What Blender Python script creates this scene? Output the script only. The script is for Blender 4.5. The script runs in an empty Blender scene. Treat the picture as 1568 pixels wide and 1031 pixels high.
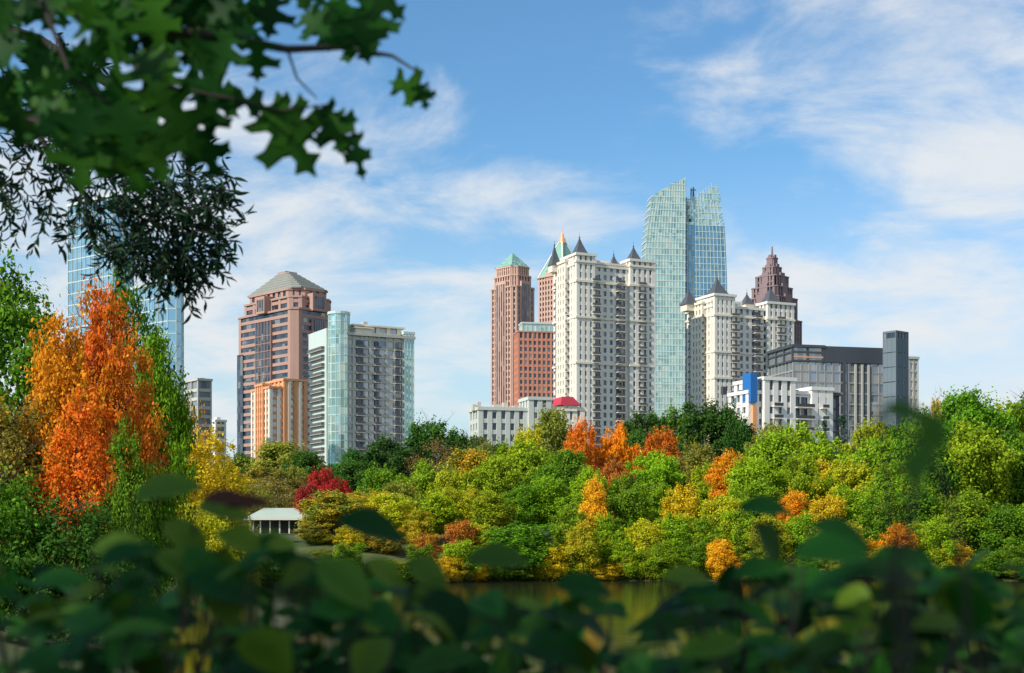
import bpy, math, random
import numpy as np
from mathutils import Vector, Matrix
random.seed(7); RNG=np.random.default_rng(11)
SC=bpy.context.scene
COL=SC.collection
F=2100.0; CX=784.0; HZ=806.0; EYE=6.0     # image pixel coordinates -> metres: focal length, centre column, horizon row, eye height
def SX(p,d): return (p-CX)/F*d
def SZ(y,d): return EYE+(HZ-y)/F*d

# ------------------------------------------------------------------ materials
def newmat(name):
    m=bpy.data.materials.new(name); m.use_nodes=True
    nt=m.node_tree; nt.nodes.clear()
    out=nt.nodes.new('ShaderNodeOutputMaterial')
    return m,nt,out
def N(nt,t,**kw):
    n=nt.nodes.new(t)
    for k,v in kw.items():
        if k in n.inputs: n.inputs[k].default_value=v
        else: setattr(n,k,v)
    return n
def wallmat(name,col,var=0.12,rough=0.8,scale=0.25):
    m,nt,out=newmat(name)
    p=N(nt,'ShaderNodeBsdfPrincipled'); p.inputs['Roughness'].default_value=rough
    tc=N(nt,'ShaderNodeTexCoord'); mp=N(nt,'ShaderNodeMapping'); mp.inputs['Scale'].default_value=(1,1,0.25)
    nz=N(nt,'ShaderNodeTexNoise'); nz.inputs['Scale'].default_value=scale; nz.inputs['Detail'].default_value=6
    mx=N(nt,'ShaderNodeMix',data_type='RGBA')
    mx.inputs[6].default_value=tuple(c*(1-var*1.6) for c in col)+(1,)
    mx.inputs[7].default_value=tuple(min(1,c*(1+var)) for c in col)+(1,)
    L=nt.links
    L.new(tc.outputs['Object'],mp.inputs[0]); L.new(mp.outputs[0],nz.inputs['Vector'])
    L.new(nz.outputs['Fac'],mx.inputs[0]); L.new(mx.outputs[2],p.inputs['Base Color']); L.new(p.outputs[0],out.inputs[0])
    return m
def glassmat(name,col,col2,metal=0.55,rough=0.08,cell=(2.2,2.2,3.3),curt=0.25,curtcol=(0.45,0.43,0.38),tilt=0.06):
    m,nt,out=newmat(name); L=nt.links
    p=N(nt,'ShaderNodeBsdfPrincipled'); p.inputs['Roughness'].default_value=rough; p.inputs['Metallic'].default_value=metal
    tc=N(nt,'ShaderNodeTexCoord')
    ad=N(nt,'ShaderNodeVectorMath',operation='ADD'); ad.inputs[1].default_value=(0.37,0.41,0.13)
    sn=N(nt,'ShaderNodeVectorMath',operation='SNAP'); sn.inputs[1].default_value=cell
    wn=N(nt,'ShaderNodeTexWhiteNoise')
    L.new(tc.outputs['Object'],ad.inputs[0]); L.new(ad.outputs[0],sn.inputs[0]); L.new(sn.outputs[0],wn.inputs['Vector'])
    mx=N(nt,'ShaderNodeMix',data_type='RGBA'); mx.inputs[6].default_value=col+(1,); mx.inputs[7].default_value=col2+(1,)
    L.new(wn.outputs['Value'],mx.inputs[0])
    gt=N(nt,'ShaderNodeMath',operation='LESS_THAN'); gt.inputs[1].default_value=curt
    sp=N(nt,'ShaderNodeSeparateColor'); L.new(wn.outputs['Color'],sp.inputs[0]); L.new(sp.outputs[1],gt.inputs[0])
    m2=N(nt,'ShaderNodeMix',data_type='RGBA'); m2.inputs[7].default_value=curtcol+(1,)
    ml=N(nt,'ShaderNodeMath',operation='MULTIPLY'); ml.inputs[1].default_value=0.5; L.new(gt.outputs[0],ml.inputs[0])
    L.new(ml.outputs[0],m2.inputs[0]); L.new(mx.outputs[2],m2.inputs[6]); L.new(m2.outputs[2],p.inputs['Base Color'])
    sb=N(nt,'ShaderNodeVectorMath',operation='SUBTRACT'); sb.inputs[1].default_value=(0.5,0.5,0.5)
    L.new(wn.outputs['Color'],sb.inputs[0])
    sc=N(nt,'ShaderNodeVectorMath',operation='SCALE'); sc.inputs['Scale'].default_value=tilt; L.new(sb.outputs[0],sc.inputs[0])
    ge=N(nt,'ShaderNodeNewGeometry'); a2=N(nt,'ShaderNodeVectorMath',operation='ADD'); L.new(ge.outputs['Normal'],a2.inputs[0]); L.new(sc.outputs[0],a2.inputs[1])
    nm=N(nt,'ShaderNodeVectorMath',operation='NORMALIZE'); L.new(a2.outputs[0],nm.inputs[0]); L.new(nm.outputs[0],p.inputs['Normal'])
    L.new(p.outputs[0],out.inputs[0])
    return m
def leafmat(name,trans=0.35,gloss=0.0,fixed=None,second=(0.60,0.37,0.018),fixed2=None):
    m,nt,out=newmat(name); L=nt.links
    at=N(nt,'ShaderNodeAttribute'); at.attribute_name='var'
    at2=N(nt,'ShaderNodeAttribute'); at2.attribute_name='clump'
    mx=N(nt,'ShaderNodeMix',data_type='RGBA')
    mx.inputs[7].default_value=(fixed2 or second)+(1,)
    if fixed:
        mx.inputs[6].default_value=fixed+(1,)
        if fixed2:
            q=N(nt,'ShaderNodeMapRange'); q.inputs['From Min'].default_value=0.6; q.inputs['From Max'].default_value=0.95
            L.new(at2.outputs['Fac'],q.inputs['Value']); L.new(q.outputs[0],mx.inputs[0])
        else: mx.inputs[0].default_value=0.0
    else:
        oi=N(nt,'ShaderNodeObjectInfo'); L.new(oi.outputs['Color'],mx.inputs[6])
        mr=N(nt,'ShaderNodeMapRange')
        sb=N(nt,'ShaderNodeMath',operation='SUBTRACT'); sb.inputs[0].default_value=1.0; L.new(oi.outputs['Alpha'],sb.inputs[1])
        ad=N(nt,'ShaderNodeMath',operation='ADD'); ad.inputs[1].default_value=0.3; L.new(sb.outputs[0],ad.inputs[0])
        L.new(at2.outputs['Fac'],mr.inputs['Value']); L.new(sb.outputs[0],mr.inputs['From Min']); L.new(ad.outputs[0],mr.inputs['From Max'])
        L.new(mr.outputs[0],mx.inputs[0])
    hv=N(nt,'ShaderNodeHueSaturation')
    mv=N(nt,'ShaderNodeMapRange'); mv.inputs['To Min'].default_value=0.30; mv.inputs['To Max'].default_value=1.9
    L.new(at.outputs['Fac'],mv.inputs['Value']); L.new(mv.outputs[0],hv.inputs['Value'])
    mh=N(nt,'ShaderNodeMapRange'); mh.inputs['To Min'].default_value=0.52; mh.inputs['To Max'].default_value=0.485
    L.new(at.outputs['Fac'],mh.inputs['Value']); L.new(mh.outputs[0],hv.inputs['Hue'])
    L.new(mx.outputs[2],hv.inputs['Color'])
    d=N(nt,'ShaderNodeBsdfPrincipled'); d.inputs['Roughness'].default_value=0.55 if gloss else 0.75
    d.inputs['Specular IOR Level'].default_value=0.15 if gloss else 0.12
    t=N(nt,'ShaderNodeBsdfTranslucent')
    L.new(hv.outputs[0],d.inputs['Base Color']); L.new(hv.outputs[0],t.inputs['Color'])
    ms=N(nt,'ShaderNodeMixShader'); ms.inputs[0].default_value=trans
    L.new(d.outputs[0],ms.inputs[1]); L.new(t.outputs[0],ms.inputs[2]); L.new(ms.outputs[0],out.inputs[0])
    return m

M={}
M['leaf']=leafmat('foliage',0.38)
M['bark']=wallmat('bark',(0.09,0.065,0.045),0.3,0.9,3)
M['darkbark']=wallmat('dark_bark',(0.028,0.022,0.016),0.3,0.9,8)
M['shrubleaf']=leafmat('shrub_leaf',0.35,1,fixed=(0.017,0.090,0.010),fixed2=(0.12,0.19,0.014))
M['oakleaf']=leafmat('oak_leaf',0.5,1,fixed=(0.013,0.075,0.009),fixed2=(0.045,0.15,0.011))
M['willowleaf']=leafmat('willow_leaf',0.25,1,fixed=(0.013,0.045,0.017))
M['brownleaf']=leafmat('brown_leaf',0.2,1,fixed=(0.07,0.022,0.012))

# ------------------------------------------------------------------ mesh helpers
def mkobj(name,verts,faces,mats,parent=None,midx=None,attrs=None,smooth=False):
    me=bpy.data.meshes.new(name)
    me.from_pydata([tuple(v) for v in verts],[],faces)
    for m in mats: me.materials.append(m)
    if midx is not None: me.polygons.foreach_set('material_index',midx)
    if attrs:
        for k,a in attrs.items():
            at=me.attributes.new(k,'FLOAT','POINT'); at.data.foreach_set('value',np.asarray(a,dtype=np.float32))
    if smooth: me.polygons.foreach_set('use_smooth',[True]*len(me.polygons))
    me.update()
    o=bpy.data.objects.new(name,me); COL.objects.link(o)
    if parent: o.parent=parent
    return o
def offset_poly(pts,o):
    n=len(pts); res=[]
    L=[]
    for i in range(n):
        a=Vector(pts[i]); b=Vector(pts[(i+1)%n]); d=(b-a).normalized(); nn=Vector((d.y,-d.x))
        L.append((a+nn*o,d))
    for i in range(n):
        p1,d1=L[i-1]; p2,d2=L[i]
        cr=d1.x*d2.y-d1.y*d2.x
        if abs(cr)<1e-6: res.append(tuple(p2)); continue
        w=p2-p1; t=(w.x*d2.y-w.y*d2.x)/cr
        res.append(tuple(p1+d1*t))
    return res
class Bld:
    def __init__(s,name,xl,xc,xr,d,th,mats):
        s.name=name; s.d=d; th=math.radians(th); s.th=th
        uc=(xc-CX)/F; ul=(xl-CX)/F; ur=(xr-CX)/F
        s.C=(uc*d,d); s.c=math.cos(th); s.s=math.sin(th)
        s.W=(ur*d-s.C[0])/(s.c-ur*s.s); s.D=(s.C[0]-ul*d)/(s.s+ul*s.c)
        s.parts={}; s.mats=mats
    def fx(s,px):
        u=(px-CX)/F; return (u*s.d-s.C[0])/(s.c-u*s.s)
    def z(s,y): return SZ(y,s.d)
    def P(s,part): return s.parts.setdefault(part,([],[]))
    def prism(s,part,pts,z0,z1,top=None):
        V,Fc=s.P(part); b=len(V); n=len(pts); tp=top or pts
        V+= [(p[0],p[1],z0) for p in pts]+[(p[0],p[1],z1) for p in tp]
        Fc.append([b+i for i in range(n)][::-1]); Fc.append([b+n+i for i in range(n)])
        for i in range(n):
            j=(i+1)%n; Fc.append([b+i,b+j,b+n+j,b+n+i])
    def box(s,part,x0,x1,y0,y1,z0,z1): s.prism(part,[(x0,y0),(x1,y0),(x1,y1),(x0,y1)],z0,z1)
    def lathe(s,part,cx,cy,prof,n=8,rot=0):
        for (r0,z0),(r1,z1) in zip(prof[:-1],prof[1:]):
            A=[(cx+r0*math.cos(rot+2*math.pi*i/n),cy+r0*math.sin(rot+2*math.pi*i/n)) for i in range(n)]
            B=[(cx+r1*math.cos(rot+2*math.pi*i/n),cy+r1*math.sin(rot+2*math.pi*i/n)) for i in range(n)]
            s.prism(part,A,z0,z1,B)
    def facade(s,pts,z0,z1,fh=3.3,sp=1.3,bay=3.3,pw=1.0,wall='walls',glass='windows',pp=0.12,inset=0.4,cap=0.9,pier=None,capo=0.25,body=True):
        pier=pier or wall
        if body: s.prism(glass,offset_poly(pts,-inset),z0,z1-0.1)
        k=0
        while z0+k*fh+sp<z1:
            s.prism(wall,pts,z0+k*fh,z0+k*fh+sp); k+=1
        if cap: s.prism(wall,offset_poly(pts,pp+capo),z1-0.06,z1+cap)
        if pw<=0: return
        n=len(pts)
        for i in range(n):
            a=Vector(pts[i]); b=Vector(pts[(i+1)%n]); L=(b-a).length
            if L<0.8: continue
            d=(b-a)/L; nn=Vector((d.y,-d.x)); m=max(1,round(L/bay))
            for q in range(m+1):
                t=pw/2-0.03+(L-pw+0.06)*q/m
                c=a+d*t
                q1=c-d*pw/2-nn*(inset+.05); q2=c+d*pw/2-nn*(inset+.05); q3=c+d*pw/2+nn*pp; q4=c-d*pw/2+nn*pp
                s.prism(pier,[tuple(q4),tuple(q3),tuple(q2),tuple(q1)],z0,z1-0.02)
    def finish(s):
        e=bpy.data.objects.new(s.name,None); COL.objects.link(e); e.empty_display_size=5
        e.location=(s.C[0],s.C[1],0); e.rotation_euler=(0,0,s.th)
        for k,(V,Fc) in s.parts.items():
            mkobj(k,V,Fc,[s.mats[k]],parent=e)
        return e
def rect(x0,x1,y0,y1): return [(x0,y0),(x1,y0),(x1,y1),(x0,y1)]
def cham(x0,x1,y0,y1,c): return [(x0+c,y0),(x1-c,y0),(x1,y0+c),(x1,y1-c),(x1-c,y1),(x0+c,y1),(x0,y1-c),(x0,y0+c)]

granite=wallmat('pink_granite',(0.42,0.255,0.205)); granite2=wallmat('rose_stone',(0.58,0.36,0.28))
brick=wallmat('red_brick',(0.60,0.25,0.16)); orange=wallmat('terracotta_render',(0.76,0.36,0.17))
cream=wallmat('cream_stucco',(0.80,0.73,0.61),0.08); white=wallmat('white_paint',(0.78,0.735,0.665),0.08); bwhite=wallmat('bright_white_paint',(0.80,0.77,0.72),0.05)
ltgrey=wallmat('light_grey_concrete',(0.52,0.50,0.44),0.08); dkgrey=wallmat('dark_grey_panel',(0.06,0.07,0.085),0.15,0.5)
slate=wallmat('slate_roof',(0.085,0.095,0.11),0.2,0.6,1.5); railm=wallmat('dark_rail',(0.06,0.06,0.065),0.1,0.5)
rail2=wallmat('grey_rail',(0.11,0.105,0.10),0.1,0.5)
copper=wallmat('verdigris_roof',(0.22,0.42,0.34),0.15,0.6); gold=wallmat('gold_finial',(0.85,0.42,0.18),0.05,0.4)
greyroof=wallmat('grey_roof',(0.26,0.265,0.235),0.15,0.6); bluep=wallmat('blue_panel',(0.015,0.15,0.45),0.05,0.5)
redroof=wallmat('red_roof',(0.62,0.05,0.09),0.05,0.6); paleframe=wallmat('pale_aluminium',(0.56,0.65,0.61),0.05,0.4)
purple=wallmat('mauve_granite',(0.25,0.175,0.18),0.1); paleroof=wallmat('pale_green_metal_roof',(0.42,0.50,0.42),0.08)
gdark=glassmat('dark_glass',(0.04,0.055,0.075),(0.12,0.15,0.19),0.5,curt=0.10)
gblue=glassmat('blue_glass',(0.12,0.27,0.38),(0.22,0.43,0.55),0.75,curt=0.05)
gsky=glassmat('sky_glass',(0.26,0.46,0.58),(0.38,0.58,0.68),0.75,curt=0.05)
gteal=glassmat('teal_glass',(0.26,0.46,0.44),(0.56,0.76,0.68),0.65,0.14,curt=0.15,curtcol=(0.8,0.8,0.65),tilt=0.12)
ggrey=glassmat('grey_glass',(0.20,0.24,0.27),(0.40,0.44,0.47),0.6,curt=0.3)
gwin=glassmat('window_glass',(0.08,0.095,0.11),(0.24,0.27,0.29),0.4,curt=0.3)

# A glass tower (far left)
b=Bld('glass_tower',104,172,205,470,52,{'walls':paleframe,'windows':gsky,'roof':ltgrey})
b.facade(rect(0,b.W,0,b.D),0,b.z(300),4.0,0.35,2.6,0.12,pp=0.08,inset=0.12)
b.finish()
b=Bld('glass_tower',196,262,287,440,50,{'walls':paleframe,'windows':gsky,'roof':ltgrey,'penthouse':gdark})
b.facade(cham(0,b.W,0,b.D,2),0,b.z(432),4.0,0.35,2.6,0.12,pp=0.08,inset=0.12)
b.box('penthouse',2,b.W-2,2,b.D-3,b.z(432),b.z(424)); b.finish()
# E small office buildings
b=Bld('office_building',283,303,324,560,38,{'walls':ltgrey,'windows':ggrey})
b.facade(rect(0,b.W,0,b.D),0,b.z(582),3.6,1.3,5,0.5); b.box('walls',2,b.W-2,2,b.D-2,b.z(582),b.z(577)); b.finish()
b=Bld('apartment_block',316,330,346,620,38,{'walls':bwhite,'windows':ggrey})
b.facade(rect(0,b.W,0,b.D),0,b.z(645),3.2,1.2,3.5,0.8); b.box('walls',1,3,1,3,b.z(645),b.z(638)); b.finish()
# B granite office tower with stepped crown
b=Bld('granite_office_tower',361,450,521,690,44,{'walls':granite,'windows':gdark,'roof':greyroof,'glass_bay':gdark,'upper_windows':gdark})
W,D=b.W,b.D
b.facade(cham(0,W,0,D,3),0,b.z(472),4.0,1.6,40,2.2,capo=0.4)
y0,y1=D*0.36,D*0.62
b.box('glass_bay',-0.9,0.5,y0,y1,0,b.z(486))
for i in range(6): b.box('walls',-1.15,0.4,y0+(y1-y0)*i/5-0.15,y0+(y1-y0)*i/5+0.15,0,b.z(485))
k=0
while k*4<b.z(486)-4: b.box('walls',-1.05,0.3,y0,y1,k*4+0.2,k*4+0.5); k+=1
# dark glazed outer corner on the west face
b.box('glass_bay',-0.5,0.6,D*.86,D-2,0,b.z(530))
x0,x1=W*0.38,W*0.62
b.box('glass_bay',x0,x1,-0.9,0.5,0,b.z(486))
for i in range(6): b.box('walls',x0+(x1-x0)*i/5-0.15,x0+(x1-x0)*i/5+0.15,-1.15,0.4,0,b.z(485))
b.facade(cham(1.6,W-1.6,1.6,D-1.6,4.5),b.z(472),b.z(452),4.0,1.7,8,2.0,capo=0.3)
b.facade(cham(3,W-3,3,D-3,6),b.z(451),b.z(439),5.2,1.2,5.2,2.2,capo=0.6)
zz=b.z(439)+0.9; zt=b.z(403); cx,cy=W/2,D/2; mx_,my_=W/2-3.4,D/2-3.4
NS=7
for i in range(NS):
    t0=i/NS; rx=mx_*(1-t0)+3.2*t0; ry=my_*(1-t0)+3.2*t0; h=(zt-zz)/NS; cc=min(rx,ry)*0.30
    b.prism('roof',cham(cx-rx,cx+rx,cy-ry,cy+ry,cc),zz+i*h,zz+i*h+h*1.01,cham(cx-rx+.9,cx+rx-.9,cy-ry+.9,cy+ry-.9,cc-.2))
    b.prism('roof',cham(cx-rx-.35,cx+rx+.35,cy-ry-.35,cy+ry+.35,cc),zz+i*h-.05,zz+i*h+.6)
b.box('walls',cx-3.6,cx+3.6,cy-3.6,cy+3.6,zt-1.5,zt+0.7)
for (gx,gy) in ((W*0.5,1.8),(1.8,D*0.5)):
    q=4.2; b.box('walls',gx-q,gx+q,gy-q*.9,gy+q,b.z(472),b.z(445)); 
    for i in range(3):
        if gy<gx: b.box('upper_windows',gx-3+i*2.2,gx-1.4+i*2.2,gy-q*.9-.12,gy,b.z(468),b.z(450))
        else: b.box('upper_windows',gx-q-.12,gx,gy-3+i*2.2,gy-1.4+i*2.2,b.z(468),b.z(450))
b.finish()
# C terracotta block
b=Bld('terracotta_apartment_building',385,413,487,590,33,{'walls':orange,'windows':ggrey,'trim':cream,'roof':greyroof})
W,D=b.W,b.D
b.facade(rect(0,W,0,D),0,b.z(594),3.2,1.2,3.6,1.3,pier='trim',pp=0.25)
b.facade(rect(W*0.28,W-0.6,-0.6,D-2),0,b.z(581),3.2,1.2,4.6,1.9,pp=0.3)
for i in range(3): b.box('trim',W*(0.36+.22*i),W*(0.36+.22*i)+1.2,-1.1,-.5,0,b.z(583))
b.facade(rect(-0.5,2.6,D*0.3,D*0.7),0,b.z(588),3.2,1.3,2.8,1.1,pp=0.3)
b.box('roof',W*0.4,W*0.6,2,D-4,b.z(581)+.9,b.z(577))
b.finish()
# D glass and grey condominium
b=Bld('glass_condominium_tower',486,527,631,500,28,{'walls':ltgrey,'windows':ggrey,'glass':gteal,'frame':paleframe,'balconies':rail2,'doors':gdark,'trim':cream,'roof':copper})
W,D=b.W,b.D; zt=b.z(512)
b.facade(rect(0,W,0,D),0,zt,3.1,1.0,3.4,0.9,capo=0.9)
b.facade(rect(W*0.18,W*0.86,2,D-3),zt+0.9,b.z(496),5,0.8,4.4,1.5,wall='trim',capo=1.2,cap=0.5)
b.prism('roof',rect(W*.2,W*.84,2.3,D-3.3),b.z(496)+.5,b.z(491),rect(W*.3,W*.74,5,D-6))
b.box('trim',W*.16,W*.4,-.6,4,zt+.9,b.z(501)); b.box('trim',W*.14,W*.42,-1.2,4.5,b.z(501)+.01,b.z(501)+.5)
b.box('walls',W*0.3,W*0.36,1.5,4,b.z(497),b.z(489))
n=14; R=3.9; ccx,ccy=-1.2,2.2
cyl=[(ccx+R*math.cos(2*math.pi*i/n),ccy+R*math.sin(2*math.pi*i/n)) for i in range(n)]
b.facade(cyl,0,b.z(481),3.1,0.3,1.7,0.12,wall='frame',glass='glass',inset=0.1,pp=0.05)
b.box('frame',-4.6,-0.3,6.0,D-3,0,b.z(500))
k=1
while k*3.1<zt-3:
    zf=k*3.1
    for (a,c) in ((0.17,0.29),(0.43,0.52),(0.73,0.83)):
        b.box('walls',W*a,W*c,-1.5,-0.05,zf,zf+0.22)
        b.box('balconies',W*a+0.05,W*c-0.05,-1.45,-1.38,zf+0.23,zf+1.1)
        b.box('doors',W*a+0.4,W*c-0.4,-0.2,0.1,zf+0.95,zf+2.9)
    b.box('balconies',-5.8,-4.6,8,D-5,zf,zf+1.1)
    b.box('walls',-5.9,-4.5,7.9,D-4.9,zf-0.2,zf-0.02)
    k+=1
b.facade(rect(W*0.87,W+0.5,-0.7,5),0,b.z(505),3.1,0.25,1.6,0.12,wall='frame',glass='glass',inset=0.1,pp=0.06)
b.finish()
# F rose tower with glass pyramid
b=Bld('rose_office_tower',749,787,821,900,42,{'walls':granite2,'windows':gdark,'roof':copper,'glass':gteal})
W,D=b.W,b.D
b.facade(cham(0,W,0,D,2.5),0,b.z(438),4.0,1.3,2.7,1.1,pp=0.5)
b.facade(cham(1.2,W-1.2,1.2,D-1.2,3.2),b.z(438),b.z(420),4.0,1.2,2.7,1.1,pp=0.5)
b.facade(cham(2.2,W-2.2,2.2,D-2.2,3.2),b.z(420),b.z(406),4.0,1.0,2.5,1.2,pp=0.5)
b.box('walls',W*0.3,W*0.7,-0.8,1.2,0,b.z(428)); b.box('walls',-0.8,1.2,D*0.3,D*0.7,0,b.z(428))
for i in range(4):
    xx=W*(0.34+0.09*i); b.box('windows',xx,xx+W*0.05,-0.95,0,4,b.z(432))
    yy=D*(0.34+0.09*i); b.box('windows',-0.95,0,yy,yy+D*0.05,4,b.z(432))
cx,cy=W/2,D/2; r=min(W,D)/2-1.6
zb=b.z(406)+.9
b.prism('roof',rect(cx-r,cx+r,cy-r,cy+r),zb,b.z(380),rect(cx-.2,cx+.2,cy-.2,cy+.2))
for t in (0.0,0.22,0.44,0.66):
    q=r*(1-t)+0.15; zz=zb+(b.z(380)-zb)*t; b.prism('glass',rect(cx-q,cx+q,cy-q,cy+q),zz,zz+0.5)
for q in (-1,0,1):
    b.prism('glass',[(cx+q*r*.5-1,cy-r-.12),(cx+q*r*.5+1,cy-r-.12),(cx+q*r*.5+1,cy-r+.3),(cx+q*r*.5-1,cy-r+.3)],zb+.6,zb+(b.z(380)-zb)*.5,[(cx+q*r*.3-.6,cy-r*.5-.12),(cx+q*r*.3+.6,cy-r*.5-.12),(cx+q*r*.3+.6,cy-r*.5+.3),(cx+q*r*.3-.6,cy-r*.5+.3)])
b.finish()
# G tower with verdigris pyramid
b=Bld('spired_office_tower',821,861,901,1080,44,{'walls':granite2,'windows':gdark,'roof':copper,'finial':gold,'trim':cream})
W,D=b.W,b.D
b.facade(cham(0,W,0,D,3),0,b.z(420),4.2,1.6,3.4,1.4,pp=0.4,capo=0.8)
cx,cy=W/2,D/2; r=min(W,D)/2
zb=b.z(420)+.9; za=b.z(362)
b.prism('roof',rect(cx-r+.8,cx+r-.8,cy-r+.8,cy+r-.8),zb,za,rect(cx-1.8,cx+1.8,cy-1.8,cy+1.8))
for (sx,sy) in ((0,1),(1,0),(0,-1),(-1,0)):
    gx,gy=cx+sx*(r-2.5),cy+sy*(r-2.5)
    b.box('walls',gx-3.4,gx+3.4,gy-3.4,gy+3.4,zb-2,zb+4); b.prism('roof',rect(gx-3.7,gx+3.7,gy-3.7,gy+3.7),zb+4,zb+9,rect(gx-.2,gx+.2,gy-.2,gy+.2))
rr=r-.8
for (sx,sy) in ((-1,-1),(1,-1),(-1,1)):
    p0=(cx+sx*rr,cy+sy*rr); p1=(cx+sx*1.8,cy+sy*1.8); h=.45
    b.prism('trim',rect(p0[0]-h,p0[0]+h,p0[1]-h,p0[1]+h),zb,za,rect(p1[0]-h,p1[0]+h,p1[1]-h,p1[1]+h))
b.lathe('finial',cx,cy,[(2.8,za-1),(2.4,za+3),(1.4,za+3.2),(1.1,za+6),(0.4,b.z(347)),(0.15,b.z(342))],8)
b.finish()
# H brick office
b=Bld('brick_office_building',787,793,852,840,10,{'walls':brick,'windows':gdark,'glass':gteal,'trim':paleframe})
W,D=b.W,b.D
b.facade(rect(0,W,0,D),0,b.z(508),4.0,1.5,2.9,1.1,pp=0.15)
b.facade(rect(3,W-1,2,D-1),b.z(508)+0.9,b.z(494),4.0,0.4,2.7,0.2,wall='trim',glass='glass',pp=0.1)
b.finish()

# I,K cream residential towers
def turret(b,cx,cy,r,zb,zt):
    b.lathe('turret_base',cx,cy,[(r*1.25,zb-2.6),(r*1.25,zb)],4,math.pi/4)
    b.lathe('turret_roofs',cx,cy,[(r*1.5,zb),(r*0.98,zb+(zt-zb)*0.30),(r*0.45,zb+(zt-zb)*0.66),(0.12,zt)],4,math.pi/4)
    b.lathe('finials',cx,cy,[(0.12,zt-0.3),(0.35,zt+0.2),(0.08,zt+0.6),(0.04,zt+2.2)],6)
def cream_tower(xl,xc,xr,d,th,ytop,tur,bays,balc,cornice,backwing):
    b=Bld('cream_apartment_tower',xl,xc,xr,d,th,{'walls':white,'windows':gwin,'cornices':cream,'balconies':rail2,'doors':gdark,'turret_base':cream,'turret_roofs':slate,'finials':railm,'wing':cream})
    W,D=b.W,b.D; zt=b.z(ytop)
    b.facade(rect(0,W,0,D),0,zt-3,3.1,1.25,2.9,1.45,pp=0.1,capo=0.5)
    for (p0,p1,dy) in bays:
        x0,x1=b.fx(p0),b.fx(p1)
        b.facade(rect(x0,x1,-1.6,D*0.6),0,b.z(dy),3.1,1.25,2.5,1.3,pp=0.1,capo=0.5)
        for yc in cornice:
            zc=b.z(yc); b.box('cornices',x0-0.45,x1+0.45,-2.05,0.2,zc,zc+0.8)
    for yc in cornice:
        zc=b.z(yc); b.prism('cornices',offset_poly(rect(0,W,0,D),0.5),zc+.1,zc+0.9)
    b.facade(rect(-1.4,2,D*0.28,D*0.70),0,zt-1,3.1,1.3,2.6,1.3,wall='wing',pp=0.12,capo=0.4)
    b.facade(rect(-0.2,4,0.3,D*0.2),0,zt+backwing,3.1,1.3,2.4,1.4,wall='wing',pp=0.15)
    for (p0,p1) in balc:
        x0,x1=b.fx(p0),b.fx(p1); k=1
        while k*3.1<zt-6:
            zf=k*3.1
            b.box('walls',x0,x1,-2.6,-0.15,zf-0.02,zf+0.18)
            b.box('balconies',x0+.1,x1-.1,-2.55,-2.48,zf+0.2,zf+1.1)
            b.box('balconies',x0+.1,x0+.17,-2.45,-0.2,zf+0.2,zf+1.1); b.box('balconies',x1-.17,x1-.1,-2.45,-0.2,zf+0.2,zf+1.1)
            b.box('doors',x0+.35,x1-.35,-0.2,0.15,zf+0.3,zf+2.6)
            k+=1
    k=1
    while k*3.1<zt-6:
        zf=k*3.1
        for f0 in (0.21,0.74):
            b.box('wing',-1.5,-0.1,D*f0,D*(f0+.07)+.6,zf,zf+.18); b.box('balconies',-1.45,-1.38,D*f0+.1,D*(f0+.07)+.5,zf+.2,zf+1.2)
        k+=1
    for (px,yb,yt,hw,yy) in tur:
        turret(b,b.fx(px),D*yy,hw/F*d/1.25,b.z(yb),b.z(yt))
    for i in range(7):
        x=W*(0.15+0.11*i); b.box('cornices',x,x+1.2,D*.3,D*.3+1.2,zt-2.2,zt+random.uniform(-.5,1.2))
    b.box('walls',W*0.3,W*0.7,D*0.3,D*0.7,zt-2.2,zt+1)
    b.finish()
cream_tower(848,880,1000,520,24,394,
   [(894,389,360,14,0.2),(950,398,380,9,0.3),(977,392,366,14,0.2),(873,398,366,10,0.75)],
   [(880,908,391),(962,999,393)],[(904,916),(942,953),(974,986)],[432,487,557,402],-1.0)
cream_tower(1052,1091,1214,545,24,458,
   [(1104,449,423,16,0.15),(1156,458,441,11,0.3),(1188,455,430,15,0.2),(1082,460,436,13,0.7),(1134,460,450,8,0.5)],
   [(1091,1122,453),(1172,1212,459)],[(1116,1128),(1152,1163),(1186,1198)],[484,540,580],-1.0)

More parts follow.
